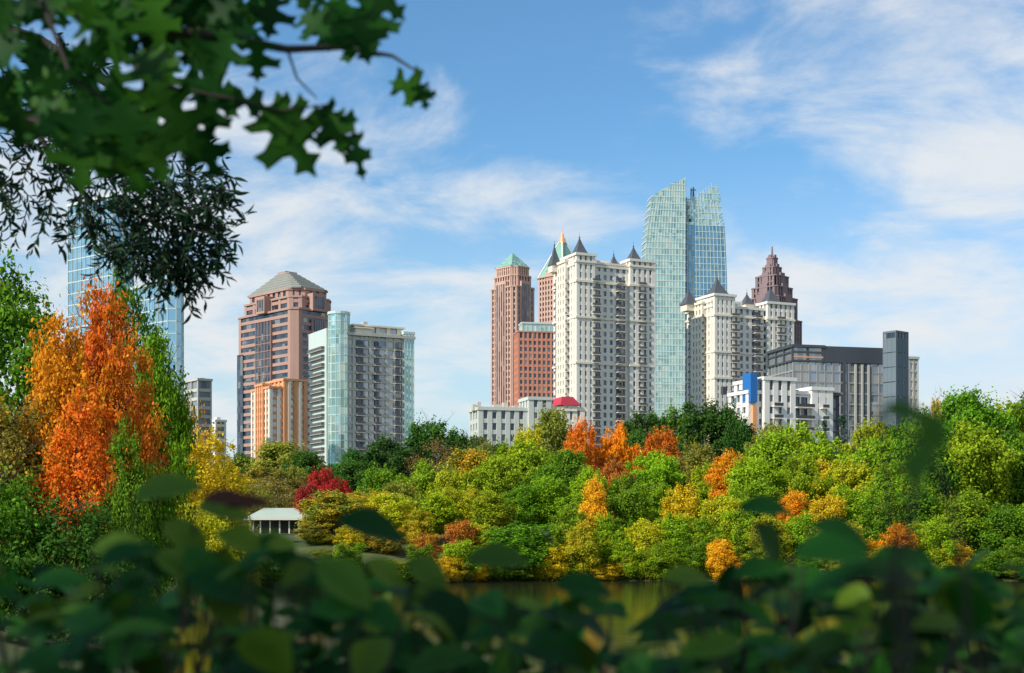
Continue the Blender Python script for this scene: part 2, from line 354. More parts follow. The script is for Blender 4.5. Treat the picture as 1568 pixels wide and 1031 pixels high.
# J twin glass sails
b=Bld('glass_sail_tower',984,992,1115,850,8,{'frame':paleframe,'glass':gteal,'glass_blue':gblue,'dark':gdark,'mast':railm})
def sail(xa,xb,topf,leftf,rightf,y0,y1,glass,zglass,bw=0.55,mull=1.9,fh=4.0,mw=.13):
    zmax=max(topf(xa+(xb-xa)*i/40) for i in range(41))
    V,Fc=b.P(glass)
    n=24
    zs=[0]+[zglass*i/n for i in range(1,n+1)]
    for i in range(n):
        za,zb=zs[i] if i else 0,zs[i+1]
        xs=[leftf(za)+(rightf(za)-leftf(za))*j/12 for j in range(13)]
        xs2=[leftf(zb)+(rightf(zb)-leftf(zb))*j/12 for j in range(13)]
        for j in range(12):
            z_a=[min(za,topf(x)) for x in (xs[j],xs[j+1])]; z_b=[min(zb,topf(x)) for x in (xs2[j],xs2[j+1])]
            if z_b[0]-z_a[0]<0.01 and z_b[1]-z_a[1]<0.01: continue
            for yy,fl in ((y0,0),(y1,1)):
                k=len(V); V.extend([(xs[j],yy,z_a[0]),(xs[j+1],yy,z_a[1]),(xs2[j+1],yy,z_b[1]),(xs2[j],yy,z_b[0])])
                Fc.append([k,k+1,k+2,k+3] if not fl else [k+3,k+2,k+1,k])
        for xx,xx2,fl in ((xs[0],xs2[0],0),(xs[-1],xs2[-1],1)):
            a_,b_=min(za,topf(xx)),min(zb,topf(xx2))
            if b_-a_<0.01: continue
            k=len(V); V.extend([(xx,y0,a_),(xx,y1,a_),(xx2,y1,b_),(xx2,y0,b_)]); Fc.append([k,k+1,k+2,k+3] if fl else [k+3,k+2,k+1,k])
    z=2.0
    while z<zmax:
        xl,xr=leftf(z),rightf(z)
        xs=[xl+(xr-xl)*i/60 for i in range(61)]; ok=[x for x in xs if topf(x)>z]
        if ok: b.box('frame',ok[0],ok[-1],y0-0.25,y0-0.02,z,z+bw); b.box('frame',xl-0.2,xl+0.02,y0,y1,z,z+bw)if topf(xl)>z else None; b.box('frame',xr-.02,xr+0.2,y0,y1,z,z+bw)if topf(xr)>z else None
        if ok and z>zglass: b.box('frame',ok[0],ok[-1],y1,y1+.25,z,z+bw)
        z+=fh
    x=xa
    while x<xb:
        t=(x-xa)/(xb-xa)
        segs=14; ztop=topf(x)
        for q in range(segs):
            z0_,z1_=ztop*q/segs,ztop*(q+1)/segs
            xA=leftf(z0_)+(rightf(z0_)-leftf(z0_))*t; xB=leftf(z1_)+(rightf(z1_)-leftf(z1_))*t
            for yy in ((y0,) if z1_<zglass else (y0,y1)):
                b.prism('frame',[(xA-mw,yy-.35),(xA+mw,yy-.35),(xA+mw,yy-.03),(xA-mw,yy-.03)],z0_,z1_,[(xB-mw,yy-.35),(xB+mw,yy-.35),(xB+mw,yy-.03),(xB-mw,yy-.03)])
        x+=mull
def lerpf(pts):
    def f(v):
        if v<=pts[0][0]: return pts[0][1]
        for (a,fa),(c,fc) in zip(pts[:-1],pts[1:]):
            if v<=c: return fa+(fc-fa)*(v-a)/(c-a)
        return pts[-1][1]
    return f
X=b.fx; Z=b.z
sail(X(988),X(1049),lerpf([(X(988),Z(312)),(X(998),Z(301)),(X(1016),Z(288)),(X(1033),Z(278)),(X(1049),Z(271))]),
     lerpf([(0,X(990)),(Z(440),X(988)),(Z(375),X(988)),(Z(330),X(993)),(Z(300),X(998))]),lerpf([(0,X(1047)),(Z(272),X(1049))]),-2,10,'glass',Z(271),0.7,1.9,4.0,.14)
topR=lerpf([(X(1050),Z(301)),(X(1075),Z(290)),(X(1102),Z(275)),(X(1104),Z(283)),(X(1113),Z(345)),(X(1116),Z(350))])
lR=lerpf([(0,X(1051)),(Z(300),X(1050))]); rR=lerpf([(0,X(1116)),(Z(430),X(1115)),(Z(345),X(1111.5)),(Z(275),X(1101))])
sail(X(1050),X(1115),topR,lR,rR,2,22,'glass_blue',Z(341),0.4,2.4)
z=Z(341)
while z<Z(276):
    x=X(1051)
    while x<rR(z)-1.0:
        if topR(x+1)>z+2 and random.random()<0.72: b.box('glass',x+.1,x+1.15,2.03,2.12,z+.05,z+1.9)
        if topR(x+1)>z+2 and random.random()<0.5: b.box('glass',x+.1,x+1.15,21.8,21.9,z+.05,z+1.9)
        x+=1.2
    z+=2.0
b.box('dark',X(1048.5),X(1051),-1,12,0,Z(300))
b.box('dark',X(1054),X(1062),6,12,Z(341),Z(302)); b.lathe('mast',X(1067),8,[(0.6,Z(300)),(0.5,Z(279))],6); b.box('mast',X(1063),X(1071),7.8,8.2,Z(284),Z(282.5)); b.lathe('mast',X(1063.5),8,[(0.4,Z(300)),(0.4,Z(281))],6)
b.finish()

# L stepped mauve tower
b=Bld('stepped_granite_tower',1126,1182,1238,1000,45,{'walls':purple,'windows':gdark,'spire':purple,'trim':purple})
W,D=b.W,b.D; cx,cy=W/2,D/2; m=min(W,D)/2
tiers=[(60,1000,527),(53,527,485),(45,485,450),(36,450,433),(29,433,415),(16,415,400),(9,400,385)]
for (hw,yb,yt) in tiers:
    r=m*hw/56*1.06; zb=0 if yb==1000 else b.z(yb)
    b.facade(cham(cx-r,cx+r,cy-r,cy+r,r*0.12),zb,b.z(yt),4.1,1.2,3.2,1.4,pp=0.5,capo=0.3)
    q=r*0.28
    for (sx,sy) in ((0,-1),(-1,0),(1,0),(0,1)):
        gx,gy=cx+sx*r,cy+sy*r
        b.box('walls',gx-q*(1 if sy else .12)-.3,gx+q*(1 if sy else .12)+.3,gy-q*(1 if sx else .12)-.3,gy+q*(1 if sx else .12)+.3,zb,b.z(yt)+3)
b.lathe('spire',cx,cy,[(2.8,b.z(386)),(2.0,b.z(380)),(0.9,b.z(379)),(0.5,b.z(365))],8)
b.finish()
# M grey office + slab
b=Bld('grey_office_building',1209,1214,1358,470,14,{'walls':dkgrey,'windows':ggrey,'frame':wallmat('mullion',(0.32,0.32,0.32)),'orange_frame':orange,'cores':ltgrey})
W,D=b.W,b.D
b.facade(rect(0,W,0,20),0,b.z(553),3.7,0.5,3.0,0.35,wall='frame',pp=0.06,inset=0.3,cap=0)
b.box('walls',b.fx(1262),W-0.1,-0.3,19,b.z(553),b.z(528))
b.facade(rect(-0.3,b.fx(1262)-.1,-0.2,20),b.z(553),b.z(531),3.0,0.6,6,0.6,pp=0.1)
b.box('orange_frame',0.2,b.fx(1260),-0.4,-0.25,b.z(547),b.z(545))  # thin orange strip across the upper left facade
b.box('walls',b.fx(1290),b.fx(1294),-0.5,0,0,b.z(553))
for p in (1308,1318,1328): b.box('cores',b.fx(p),b.fx(p+3),-.45,-.1,0,b.z(555))
b.finish()
b=Bld('slab_office_tower',1352,1372,1391,462,40,{'walls':wallmat('blue_grey_cladding',(0.14,0.18,0.21)),'windows':gdark,'side':dkgrey})
b.facade(rect(0,b.W,0,b.D),0,b.z(508),5,4.7,2.0,0.08,pp=0.05,inset=0.15,cap=0.6,capo=0.0); b.finish()
b=Bld('white_office_building',1386,1391,1406,520,20,{'walls':ltgrey,'windows':ggrey})
b.facade(rect(0,b.W,0,b.D),0,b.z(549),3.4,1.2,2.2,0.5); b.finish()
# N white modern apartments with blue panel
b=Bld('white_apartment_building',1116,1146,1286,370,22,{'walls':bwhite,'windows':gdark,'blue_wall':bluep,'balconies':railm,'trim':orange})
X=b.fx; Z=b.z
b.facade(rect(0,X(1172),0,b.D),0,Z(602),3.2,1.5,3.0,1.3)
b.facade(rect(X(1166),X(1213),-1.5,14),0,Z(581),3.2,1.4,3.4,1.6)
b.facade(rect(X(1213)+.1,X(1240),0.4,13),0,Z(600),3.2,0.5,3.4,0.3)
b.facade(rect(X(1240)+.1,X(1272),-0.9,13),0,Z(593),3.2,1.5,3.6,2.0)
b.facade(rect(X(1272)+.1,b.W,0.4,13),0,Z(600),3.2,0.5,3.4,0.3,wall='balconies')
b.box('blue_wall',X(1146),X(1156),-1.2,3,Z(616),Z(571)); b.box('trim',X(1150),X(1156),-1.0,1,0,Z(621))
k=1
while k*3.2<Z(600)-3:
    for (a,c) in ((1213,1240),(1178,1192),(1252,1262)):
        b.box('walls',X(a),X(c),-2.6,-0.0,k*3.2-.02,k*3.2+.2); b.box('balconies',X(a)+.05,X(c)-.05,-2.6,-2.53,k*3.2+.22,k*3.2+1.1)
    k+=1
for i in range(5): b.box('balconies',X(1122+i*28),X(1122+i*28)+1.2,5,6.2,Z(602),Z(590+ (i%2)*4))
b.finish()
# O low cream building with red gable
b=Bld('low_grey_building',719,733,895,400,16,{'walls':wallmat('pale_green_grey',(0.55,0.57,0.52),0.08),'windows':gdark,'roof':redroof,'trim':cream,'units':ltgrey})
X=b.fx; Z=b.z
b.facade(rect(0,X(808),0,b.D),0,Z(627),3.3,1.3,3.2,1.4)
b.facade(rect(X(808)+.1,X(842),-1,9),0,Z(610),3.3,1.6,3.2,1.5)
b.facade(rect(X(842)+.1,b.W,0,9),0,Z(624),3.3,1.5,3.0,1.5,wall='trim')
x0,x1=X(857),X(888); V,Fc=b.P('roof'); k=len(V)
z0,z1=Z(617),Z(604)
V+= [(x0,-1,z0),(x1,-1,z0),(x1,7,z0),(x0,7,z0),(x0+0.4,-1,z1),(x1-2.5,-1,z1),(x1-2.5,7,z1),(x0+0.4,7,z1)]
Fc+= [[k,k+1,k+5,k+4],[k+1,k+2,k+6,k+5],[k+2,k+3,k+7,k+6],[k+3,k,k+4,k+7],[k+4,k+5,k+6,k+7],[k+3,k+2,k+1,k]]
b.box('trim',x0+1,x1-1,-0.5,6,Z(626),z0)
for p in (728,735,760,775,790,800): b.box('units',X(p),X(p)+random.uniform(.8,2),3,5,Z(627),Z(627)+random.uniform(1.2,2.6))
b.finish()

# ------------------------------------------------------------------ terrain
def shoreY(x): return 148+5*math.sin(x/19.0)+3*math.sin(x/7.3+1)
def H(x,y):
    s=min(y-20,shoreY(x)-y,x+0.2*y+4,0.62*y+45-x)
    if s>0: h=max(-1.6,-0.25*s)
    else: h=min(-s*0.21,4.4)*1.0
    if y>160: h+=min((y-160)*0.03,6)
    return h
xs=sorted(set([-9000,-4000,-1500,-800,-400]+list(range(-260,262,5))+[400,800,1500,4000,9000]))
ys=sorted(set([-3000,-500,-100,-40]+list(range(-20,360,4))+[420,600,1000,2000,5000,12000]))
V=[(x,y,H(x,y)) for y in ys for x in xs]; nx=len(xs)
Fc=[[j*nx+i,j*nx+i+1,(j+1)*nx+i+1,(j+1)*nx+i] for j in range(len(ys)-1) for i in range(nx-1)]
m,nt,out=newmat('grass_ground'); p=N(nt,'ShaderNodeBsdfPrincipled'); p.inputs['Roughness'].default_value=0.95
tc=N(nt,'ShaderNodeTexCoord'); nz=N(nt,'ShaderNodeTexNoise'); nz.inputs['Scale'].default_value=0.3; nz.inputs['Detail'].default_value=8
cr=N(nt,'ShaderNodeValToRGB'); cr.color_ramp.elements[0].position=0.40; cr.color_ramp.elements[0].color=(0.035,0.07,0.012,1); cr.color_ramp.elements[1].position=0.75; cr.color_ramp.elements[1].color=(0.12,0.12,0.035,1)
nt.links.new(tc.outputs['Object'],nz.inputs['Vector']); nt.links.new(nz.outputs['Fac'],cr.inputs[0]); nt.links.new(cr.outputs[0],p.inputs['Base Color']); nt.links.new(p.outputs[0],out.inputs[0])
mkobj('ground',V,Fc,[m],smooth=True)
m,nt,out=newmat('lake_water'); p=N(nt,'ShaderNodeBsdfPrincipled'); p.inputs['Roughness'].default_value=0.06; p.inputs['Base Color'].default_value=(0.03,0.035,0.015,1); p.inputs['IOR'].default_value=1.33
tc=N(nt,'ShaderNodeTexCoord'); mp=N(nt,'ShaderNodeMapping'); mp.inputs['Scale'].default_value=(0.5,1.6,1); nz=N(nt,'ShaderNodeTexNoise'); nz.inputs['Scale'].default_value=1.2; nz.inputs['Detail'].default_value=4
bp=N(nt,'ShaderNodeBump'); bp.inputs['Strength'].default_value=0.2; bp.inputs['Distance'].default_value=0.1
nt.links.new(tc.outputs['Object'],mp.inputs[0]); nt.links.new(mp.outputs[0],nz.inputs['Vector']); nt.links.new(nz.outputs['Fac'],bp.inputs['Height']); nt.links.new(bp.outputs[0],p.inputs['Normal']); nt.links.new(p.outputs[0],out.inputs[0])
mkobj('lake_water',[(-60,15,0),(170,15,0),(170,165,0),(-60,165,0)],[[0,1,2,3]],[m])

# ------------------------------------------------------------------ trees
def unit(a): return a/np.maximum(np.linalg.norm(a,axis=-1,keepdims=True),1e-6)
def leaves(c,nrm,size,asp,rng):
    n=len(c); r=rng.normal(size=(n,3)); t=unit(np.cross(nrm,r)); b=np.cross(nrm,t)
    s=size*rng.uniform(0.6,1.35,(n,1))
    v=np.stack([c-t*s,c+b*s*asp,c+t*s,c-b*s*asp],axis=1).reshape(-1,3)
    return v
def tube(V,Fc,p0,p1,r0,r1,n=6):
    p0=Vector(p0);p1=Vector(p1); d=(p1-p0).normalized(); a=d.orthogonal().normalized(); c=d.cross(a); k=len(V)
    for P_,r in ((p0,r0),(p1,r1)):
        for i in range(n):
            t=2*math.pi*i/n; V.append(tuple(P_+a*math.cos(t)*r+c*math.sin(t)*r))
    for i in range(n): j=(i+1)%n; Fc.append([k+i,k+j,k+n+j,k+n+i])
def limbs(V,Fc,rng,z0,top,R,tr,nl=7):
    n=6; prev=Vector((0,0,-1.0))
    for i in range(n):
        z=-1+(top*0.85+1)*(i+1)/n; p=Vector((prev.x+rng.uniform(-.3,.3),prev.y+rng.uniform(-.3,.3),z))
        tube(V,Fc,prev,p,tr*(1-i/n*0.85),tr*(1-(i+1)/n*0.85),8)
        if z>z0*0.7:
            for q in range(nl//3+1):
                a=rng.uniform(0,6.28); L=R*rng.uniform(.5,.85); e=p+Vector((math.cos(a)*L,math.sin(a)*L,L*rng.uniform(.3,.8)))
                mid=p.lerp(e,.5)+Vector((0,0,-.3)); r=tr*.35*(1-i/n*.6)
                tube(V,Fc,p,mid,r,r*.6,6); tube(V,Fc,mid,e,r*.6,r*.15,5)
                for w in range(3):
                    s=mid.lerp(e,rng.uniform(0,.8)); e2=s+Vector((rng.uniform(-1,1),rng.uniform(-1,1),rng.uniform(.1,1)))*L*.4
                    tube(V,Fc,s,e2,r*.3,r*.08,4)
        prev=p
def proto(name,seed,R,Ht,z0,ncl,per,ls,shape='round',crange=(0.9,1.9),asp=0.62):
    rng=np.random.default_rng(seed)
    V=[];Fc=[]; limbs(V,Fc,rng,z0,Ht,R,R*0.055)
    nb=len(Fc); nv=len(V)
    hc=(Ht-z0)/2; zc=z0+hc
    ph=rng.uniform(0,6.28,6)
    C=[];Rr=[]
    while len(C)<ncl:
        d=unit(rng.normal(size=3)); rr=rng.uniform(0.2,1)**0.42
        a=math.atan2(d[1],d[0]); k=1+0.17*math.sin(2*a+ph[0])+0.16*math.sin(3*a+ph[1]+3*d[2])+0.14*math.sin(5*d[2]+ph[2])
        rc=rng.uniform(*crange)
        if shape=='cone':
            t=rng.uniform(0,1)**1.3; q=(1-t)*R*0.95+0.2
            c=np.array([math.cos(a)*q*rng.uniform(.3,1),math.sin(a)*q*rng.uniform(.3,1),z0+t*(Ht-z0-.5)]); rc*=0.5+0.5*(1-t)
        else:
            c=np.array([d[0]*(R-rc*.6)*rr*k,d[1]*(R-rc*.6)*rr*k,zc+d[2]*(hc-rc*.7)*rr*(0.9+.1*k)])
            if d[2]<0: c[:2]*=(1-0.15*abs(d[2]))
        C.append(c);Rr.append(rc)
    LV=[];var=[];clu=[]
    for c,rc in zip(C,Rr):
        n=int(per*(rc/1.4)**2)+8
        d=unit(rng.normal(size=(n,3))); flip=(d[:,2]<-0.35)&(rng.random(n)<0.6); d[flip,2]*=-1
        rad=rc*(0.35+0.85*rng.random(n)**0.8)*(1+0.35*np.sin(d[:,0]*6+c[0]*3)*np.sin(d[:,1]*6+c[1])+0.25*np.sin(d[:,2]*9+c[2]))
        st=rng.uniform(0.7,1.35,3)*np.array([0.95,0.95,1.15])
        pos=c+d*rad[:,None]*st+rng.normal(size=(n,3))*0.13*rc
        outw=unit(np.array([c[0],c[1],(c[2]-zc)*.6+R*.3]))
        nr=unit(d*0.5+outw*0.45+rng.normal(size=(n,3))*0.62)
        LV.append(leaves(pos,nr,ls,asp,rng)); cv=rng.random()
        # small sprays inside each clump share a tone
        sp=0.5+0.5*np.sin(pos[:,0]*4.1+cv*9)*np.sin(pos[:,1]*4.3+1.3)*np.sin(pos[:,2]*4.7+cv*5)
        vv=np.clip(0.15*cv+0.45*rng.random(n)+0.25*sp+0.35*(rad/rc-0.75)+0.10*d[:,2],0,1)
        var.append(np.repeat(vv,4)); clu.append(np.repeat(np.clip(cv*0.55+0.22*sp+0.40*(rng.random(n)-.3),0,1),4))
    LV=np.concatenate(LV); k=len(LV)//4
    allV=np.concatenate([np.array(V),LV]); fl=(np.arange(k*4).reshape(-1,4)+nv).tolist()
    me=bpy.data.meshes.new(name); me.from_pydata(allV.tolist(),[],Fc+fl)
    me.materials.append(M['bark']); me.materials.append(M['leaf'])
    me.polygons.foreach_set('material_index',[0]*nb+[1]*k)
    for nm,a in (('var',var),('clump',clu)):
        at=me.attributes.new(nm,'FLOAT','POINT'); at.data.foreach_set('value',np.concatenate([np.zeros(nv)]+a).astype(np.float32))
    me.update(); return (me,R,Ht)
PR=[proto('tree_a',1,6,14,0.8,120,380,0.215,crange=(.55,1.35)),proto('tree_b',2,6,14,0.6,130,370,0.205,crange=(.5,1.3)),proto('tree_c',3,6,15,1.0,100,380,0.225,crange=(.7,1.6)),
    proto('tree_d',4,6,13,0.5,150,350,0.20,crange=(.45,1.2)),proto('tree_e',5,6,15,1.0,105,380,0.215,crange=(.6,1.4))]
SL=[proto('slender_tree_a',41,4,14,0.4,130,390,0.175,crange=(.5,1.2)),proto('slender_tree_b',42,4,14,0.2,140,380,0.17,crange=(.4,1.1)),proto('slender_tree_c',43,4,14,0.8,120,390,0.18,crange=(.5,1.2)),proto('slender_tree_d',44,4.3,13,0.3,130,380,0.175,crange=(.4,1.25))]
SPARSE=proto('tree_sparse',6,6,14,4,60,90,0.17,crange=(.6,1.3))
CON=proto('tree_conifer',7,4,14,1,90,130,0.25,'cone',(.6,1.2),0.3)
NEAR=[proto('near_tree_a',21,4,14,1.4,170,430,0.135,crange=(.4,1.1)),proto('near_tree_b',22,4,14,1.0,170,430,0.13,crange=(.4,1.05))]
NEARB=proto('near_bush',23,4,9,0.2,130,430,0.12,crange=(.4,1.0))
G=dict(dg=(0.050,0.125,0.016),g=(0.115,0.235,0.013),bg=(0.24,0.37,0.014),yg=(0.42,0.43,0.018),y=(0.72,0.49,0.018),oy=(0.70,0.30,0.014),o=(0.66,0.19,0.016),
   rust=(0.42,0.15,0.028),red=(0.42,0.04,0.028),ol=(0.24,0.25,0.034),br=(0.26,0.18,0.05),bgc=(0.03,0.09,0.045))
def tree(px,yt,w,d,col,al=0.0,pr=None,name='deciduous_tree',base=None):
    me,R,Ht=pr or random.choice(PR)
    x=SX(px,d); g=(H(x,d) if base is None else base); top=SZ(yt,d)
    o=bpy.data.objects.new(name,me); COL.objects.link(o)
    s=w/F*d/(2*R)*1.12; o.location=(x,d,g-0.2); o.scale=(s,s,(top-g+.2)/Ht*1.0); o.rotation_euler=(0,0,random.uniform(0,6.28))
    c=G[col]; j=random.uniform(.82,1.18)
    o.color=(c[0]*j*random.uniform(.85,1.15),c[1]*j*random.uniform(.94,1.08),c[2],al*.85); return o
T=[ # back rows
(663,638,105,300,'dg',.1),(600,664,115,290,'dg',.05),(548,684,90,285,'dg',0),(700,655,60,310,'dg',0),
(845,626,75,300,'ol',.3),(810,650,60,280,'yg',.1),(893,640,62,272,'o',.2),(944,643,58,275,'oy',.4),(1014,653,68,266,'o',.2),
(985,624,95,322,'dg',0),(1085,610,125,320,'dg',.05),(1035,620,80,325,'g',0),(1133,632,60,310,'dg',0),(1182,643,75,290,'ol',.1),(1225,645,115,255,'bg',.15),
(1335,640,75,270,'yg',.4),(1372,650,80,290,'g',.2),(1405,622,95,250,'g',.2),(1432,603,50,262,'ol',.5),
(1480,598,110,240,'g',.1),(1550,610,120,250,'bg',.3),(1600,590,120,255,'g',.1),
(428,676,105,300,'ol',.2),(470,690,70,290,'dg',.1),(360,690,70,300,'dg',.1),(760,672,90,285,'g',.1),(730,668,60,295,'dg',.1),
# middle
(722,688,105,212,'ol',.75),(655,702,80,216,'bg',.25),(800,668,105,216,'bg',.2),(868,688,85,212,'g',.15),(943,700,58,202,'rust',.1),(1000,688,90,212,'bg',.25),
(1062,672,80,222,'ol',.15),(1120,688,72,205,'oy',.4),(1190,662,105,206,'bg',.35),(1262,700,75,200,'y',.3),(1335,664,105,192,'bg',.2),(1412,655,110,185,'g',.2),
(1490,640,120,185,'bg',.25),(1570,650,130,190,'g',.3),(590,712,85,225,'g',.2),(545,705,80,235,'dg',.1),(615,735,75,190,'ol',.4),(1085,705,60,212,'bg',.35),(905,712,60,190,'bg',.15),
(500,713,62,192,'red',.02),(478,738,55,186,'red',.2),(408,712,110,240,'ol',.4),(352,712,100,235,'y',.3),(452,712,60,245,'ol',.2),
(760,700,80,198,'bg',.25),(840,712,70,196,'g',.15),(965,722,60,192,'g',.25),(1150,700,75,190,'bg',.25),(1230,690,75,192,'bg',.4),(1300,700,80,188,'yg',.35),(1375,700,80,178,'bg',.3),(690,715,70,200,'yg',.35)]
for t in T: tree(*t)
B_=[(512,750,95,162,'ol',.6),(560,745,70,170,'yg',.5),(606,752,75,163,'yg',.5),(642,778,50,160,'yg',.6),(650,812,45,152,'rust',.6),(672,755,62,166,'bg',.25),(712,740,66,168,'yg',.35),(706,792,50,155,'rust',.5),
(752,750,70,166,'bg',.4),(790,795,115,153,'g',.05),(742,800,60,156,'yg',.45),(800,735,70,172,'g',.15),(845,722,70,172,'bg',.15),(872,770,60,156,'bg',.35),(910,732,46,162,'y',.25),(890,800,60,152,'yg',.5),(930,785,60,156,'bg',.35),
(962,742,66,165,'g',.2),(985,790,60,154,'yg',.45),(1002,730,60,170,'bg',.2),(1042,740,58,163,'y',.3),(1030,785,62,155,'bg',.2),(1075,790,60,154,'bg',.35),(1098,752,70,161,'yg',.5),(1135,775,60,156,'bg',.4),(1160,733,80,168,'bg',.25),
(1178,790,64,153,'yg',.45),(1212,745,56,166,'oy',.4),(1228,785,64,155,'bg',.3),(1262,752,60,164,'y',.4),(1290,792,66,153,'yg',.5),(1318,735,72,166,'bg',.25),(1350,755,70,161,'g',.25),(1372,800,56,153,'oy',.5),(1402,745,70,162,'g',.25),(1430,790,72,155,'bg',.35),
(1475,750,85,160,'bg',.3),(1530,765,80,158,'g',.2),(1585,760,90,158,'bg',.3),(478,798,55,160,'ol',.5),(545,800,60,157,'yg',.5),(590,805,58,156,'ol',.6)]
for t in B_: tree(*t,pr=random.choice(SL))
for i in range(38):
    px=540+i*28+random.uniform(-10,10); d=150; x=SX(px,d)
    d=shoreY(x)+random.uniform(-.6,1.6)
    tree(px,random.uniform(822,862),random.uniform(34,60),d,random.choice(['yg','g','bg','bg','bg','y','g']),random.uniform(.05,.6),random.choice(SL),'shoreline_shrub',base=0.0)
tree(1290,628,62,300,'bgc',0,CON,'pine_tree'); tree(1262,636,46,300,'bgc',0,CON,'pine_tree')
tree(292,606,62,170,'oy',.3,SPARSE); tree(425,725,110,195,'br',.2,SPARSE); tree(668,668,70,240,'br',.1,SPARSE); tree(385,735,80,188,'ol',.3,SPARSE); tree(740,665,50,230,'br',.1,SPARSE)
for (px,yt,w,d,c,a) in [(395,826,50,165,'g',.1),(425,830,55,163,'bg',.2),(455,828,50,164,'ol',.3),(500,838,50,152,'ol',.4),(360,812,60,160,'g',.2),(340,800,55,150,'yg',.3),(490,815,50,160,'yg',.5),(410,850,70,140,'g',.1),(455,855,60,140,'dg',.1),(370,850,70,138,'ol',.2)]:
    tree(px,yt,w,d,c,a,NEARB,'shrub')
tree(305,655,120,130,'y',.3,NEAR[1]); tree(262,690,80,125,'y',.2,NEAR[0]); tree(338,690,70,135,'yg',.6,NEAR[0]); tree(300,760,110,115,'yg',.3,NEARB,'shrub'); tree(352,775,80,128,'yg',.2,NEARB,'shrub')
tree(232,712,80,105,'ol',.6,NEAR[1])
tree(205,408,130,80,'g',.1,NEAR[1],'oak_tree'); tree(240,500,100,76,'g',.05,NEAR[0],'oak_tree')
tree(150,420,125,68,'o',.5,NEAR[0],'maple_tree'); tree(190,500,105,65,'o',.5,NEAR[1],'maple_tree'); tree(95,470,130,64,'oy',.35,NEAR[0],'maple_tree'); tree(130,590,140,61,'o',.4,NEAR[1],'maple_tree')
tree(215,690,120,62,'g',.1,NEARB,'shrub'); tree(110,745,190,57,'dg',.06,NEARB,'shrub'); tree(195,640,80,60,'g',.15,NEAR[1],'oak_tree')
tree(10,370,200,78,'g',.3,NEAR[1],'oak_tree'); tree(0,600,170,62,'ol',.5,NEAR[0],'maple_tree'); tree(-20,700,220,57,'g',.1,NEARB,'shrub')

# ------------------------------------------------------------------ pavilion
b=Bld('park_pavilion',376,384,472,182,8,{'roof':paleroof,'walls':cream,'dark':railm,'trim':wallmat('maroon_trim',(0.14,0.03,0.03))})
gz=SZ(828,182); zr=b.z(793); W,D=b.W,6.0
b.prism('roof',rect(-.8,W+.8,-.8,D+.8),zr,b.z(777),rect(1.6,W-1.6,D/2-.3,D/2+.3))
b.box('walls',-.85,W+.85,-.85,D+.85,zr-.25,zr-.01)
for i in range(7):
    x=W*i/6; b.box('walls',x-.09,x+.09,-.1,.08,gz-1,zr-.26); b.box('walls',x-.09,x+.09,D-.1,D+.08,gz-1,zr-.26)
b.box('dark',0.3,W-.3,D*.55,D*.9,gz-1,zr-.3); b.box('trim',-.2,W+.2,-.25,-.12,gz+.1,gz+.9); b.box('walls',-.5,W+.5,-.5,D,gz-1.5,gz+.08)
b.finish()

# ------------------------------------------------------------------ foreground leaves
def pt(px,py,d): return Vector((SX(px,d),d,SZ(py,d)))
OV=[(0,0),(0.10,0.13),(0.3,0.26),(0.52,0.29),(0.74,0.21),(0.9,0.09),(1,0)]
def ovate(acc,pos,dirv,nrm,L,var,wid=1.0,cl=None):
    V,Fc,A,Cc=acc; t=dirv.normalized(); s=nrm.cross(t).normalized(); n=t.cross(s).normalized(); k=len(V)
    cl=random.random() if cl is None else cl
    for i,(u,w) in enumerate(OV):
        bend=-0.22*u*u*L
        c=pos+t*(u*L)+n*bend
        V+= [tuple(c),tuple(c+s*w*L*wid+n*w*L*.35),tuple(c-s*w*L*wid+n*w*L*.35)]; A+=[var*.75,var,var]; Cc+=[cl]*3
    for i in range(len(OV)-1):
        a=k+3*i; Fc+= [[a,a+3,a+4,a+1],[a,a+2,a+5,a+3]]
LOB=[(0,0.02),(0.10,0.05),(0.16,0.30),(0.10,0.40),(0.22,0.36),(0.30,0.16),(0.36,0.14),(0.46,0.40),(0.44,0.56),(0.56,0.50),(0.64,0.52),(0.60,0.30),(0.66,0.12),(0.74,0.11),(0.84,0.24),(0.82,0.10),(1.0,0.0)]
def lobed(acc,pos,dirv,nrm,L,var,wid=1.0,cl=None):
    V,Fc,A,Cc=acc; t=dirv.normalized(); s=nrm.cross(t).normalized(); n=t.cross(s).normalized(); k=len(V)
    cl=random.random() if cl is None else cl
    m=len(LOB)
    ribs=[0,0.1,0.14,0.17,0.2,0.26,0.34,0.42,0.47,0.52,0.58,0.62,0.68,0.75,0.82,0.9,1.0]
    for (u,w),r in zip(LOB,ribs):
        for q in (0,1,-1):
            uu=r if q==0 else u
            V.append(tuple(pos+t*uu*L+s*q*w*L*wid+n*(-.2*uu*uu*L+(w*.22*L if q else 0)))); A.append(var); Cc.append(cl)
    for i in range(m-1):
        a=k+3*i; Fc+= [[a,a+3,a+4,a+1],[a,a+2,a+5,a+3]]
def rv(rng=random): return Vector((rng.uniform(-1,1),rng.uniform(-1,1),rng.uniform(-1,1)))
def newacc(): return ([],[],[],[])
def mkleaf(name,acc,mat,parent): return mkobj(name,acc[0],acc[1],[mat],parent=parent,attrs={'var':acc[2],'clump':acc[3]},smooth=True)
def empty(name,loc=(0,0,0)):
    e=bpy.data.objects.new(name,None); e.location=(0,0,0); COL.objects.link(e); return e
shrub=empty('foreground_shrub'); A=newacc(); BR=newacc(); TV=[];TF=[]
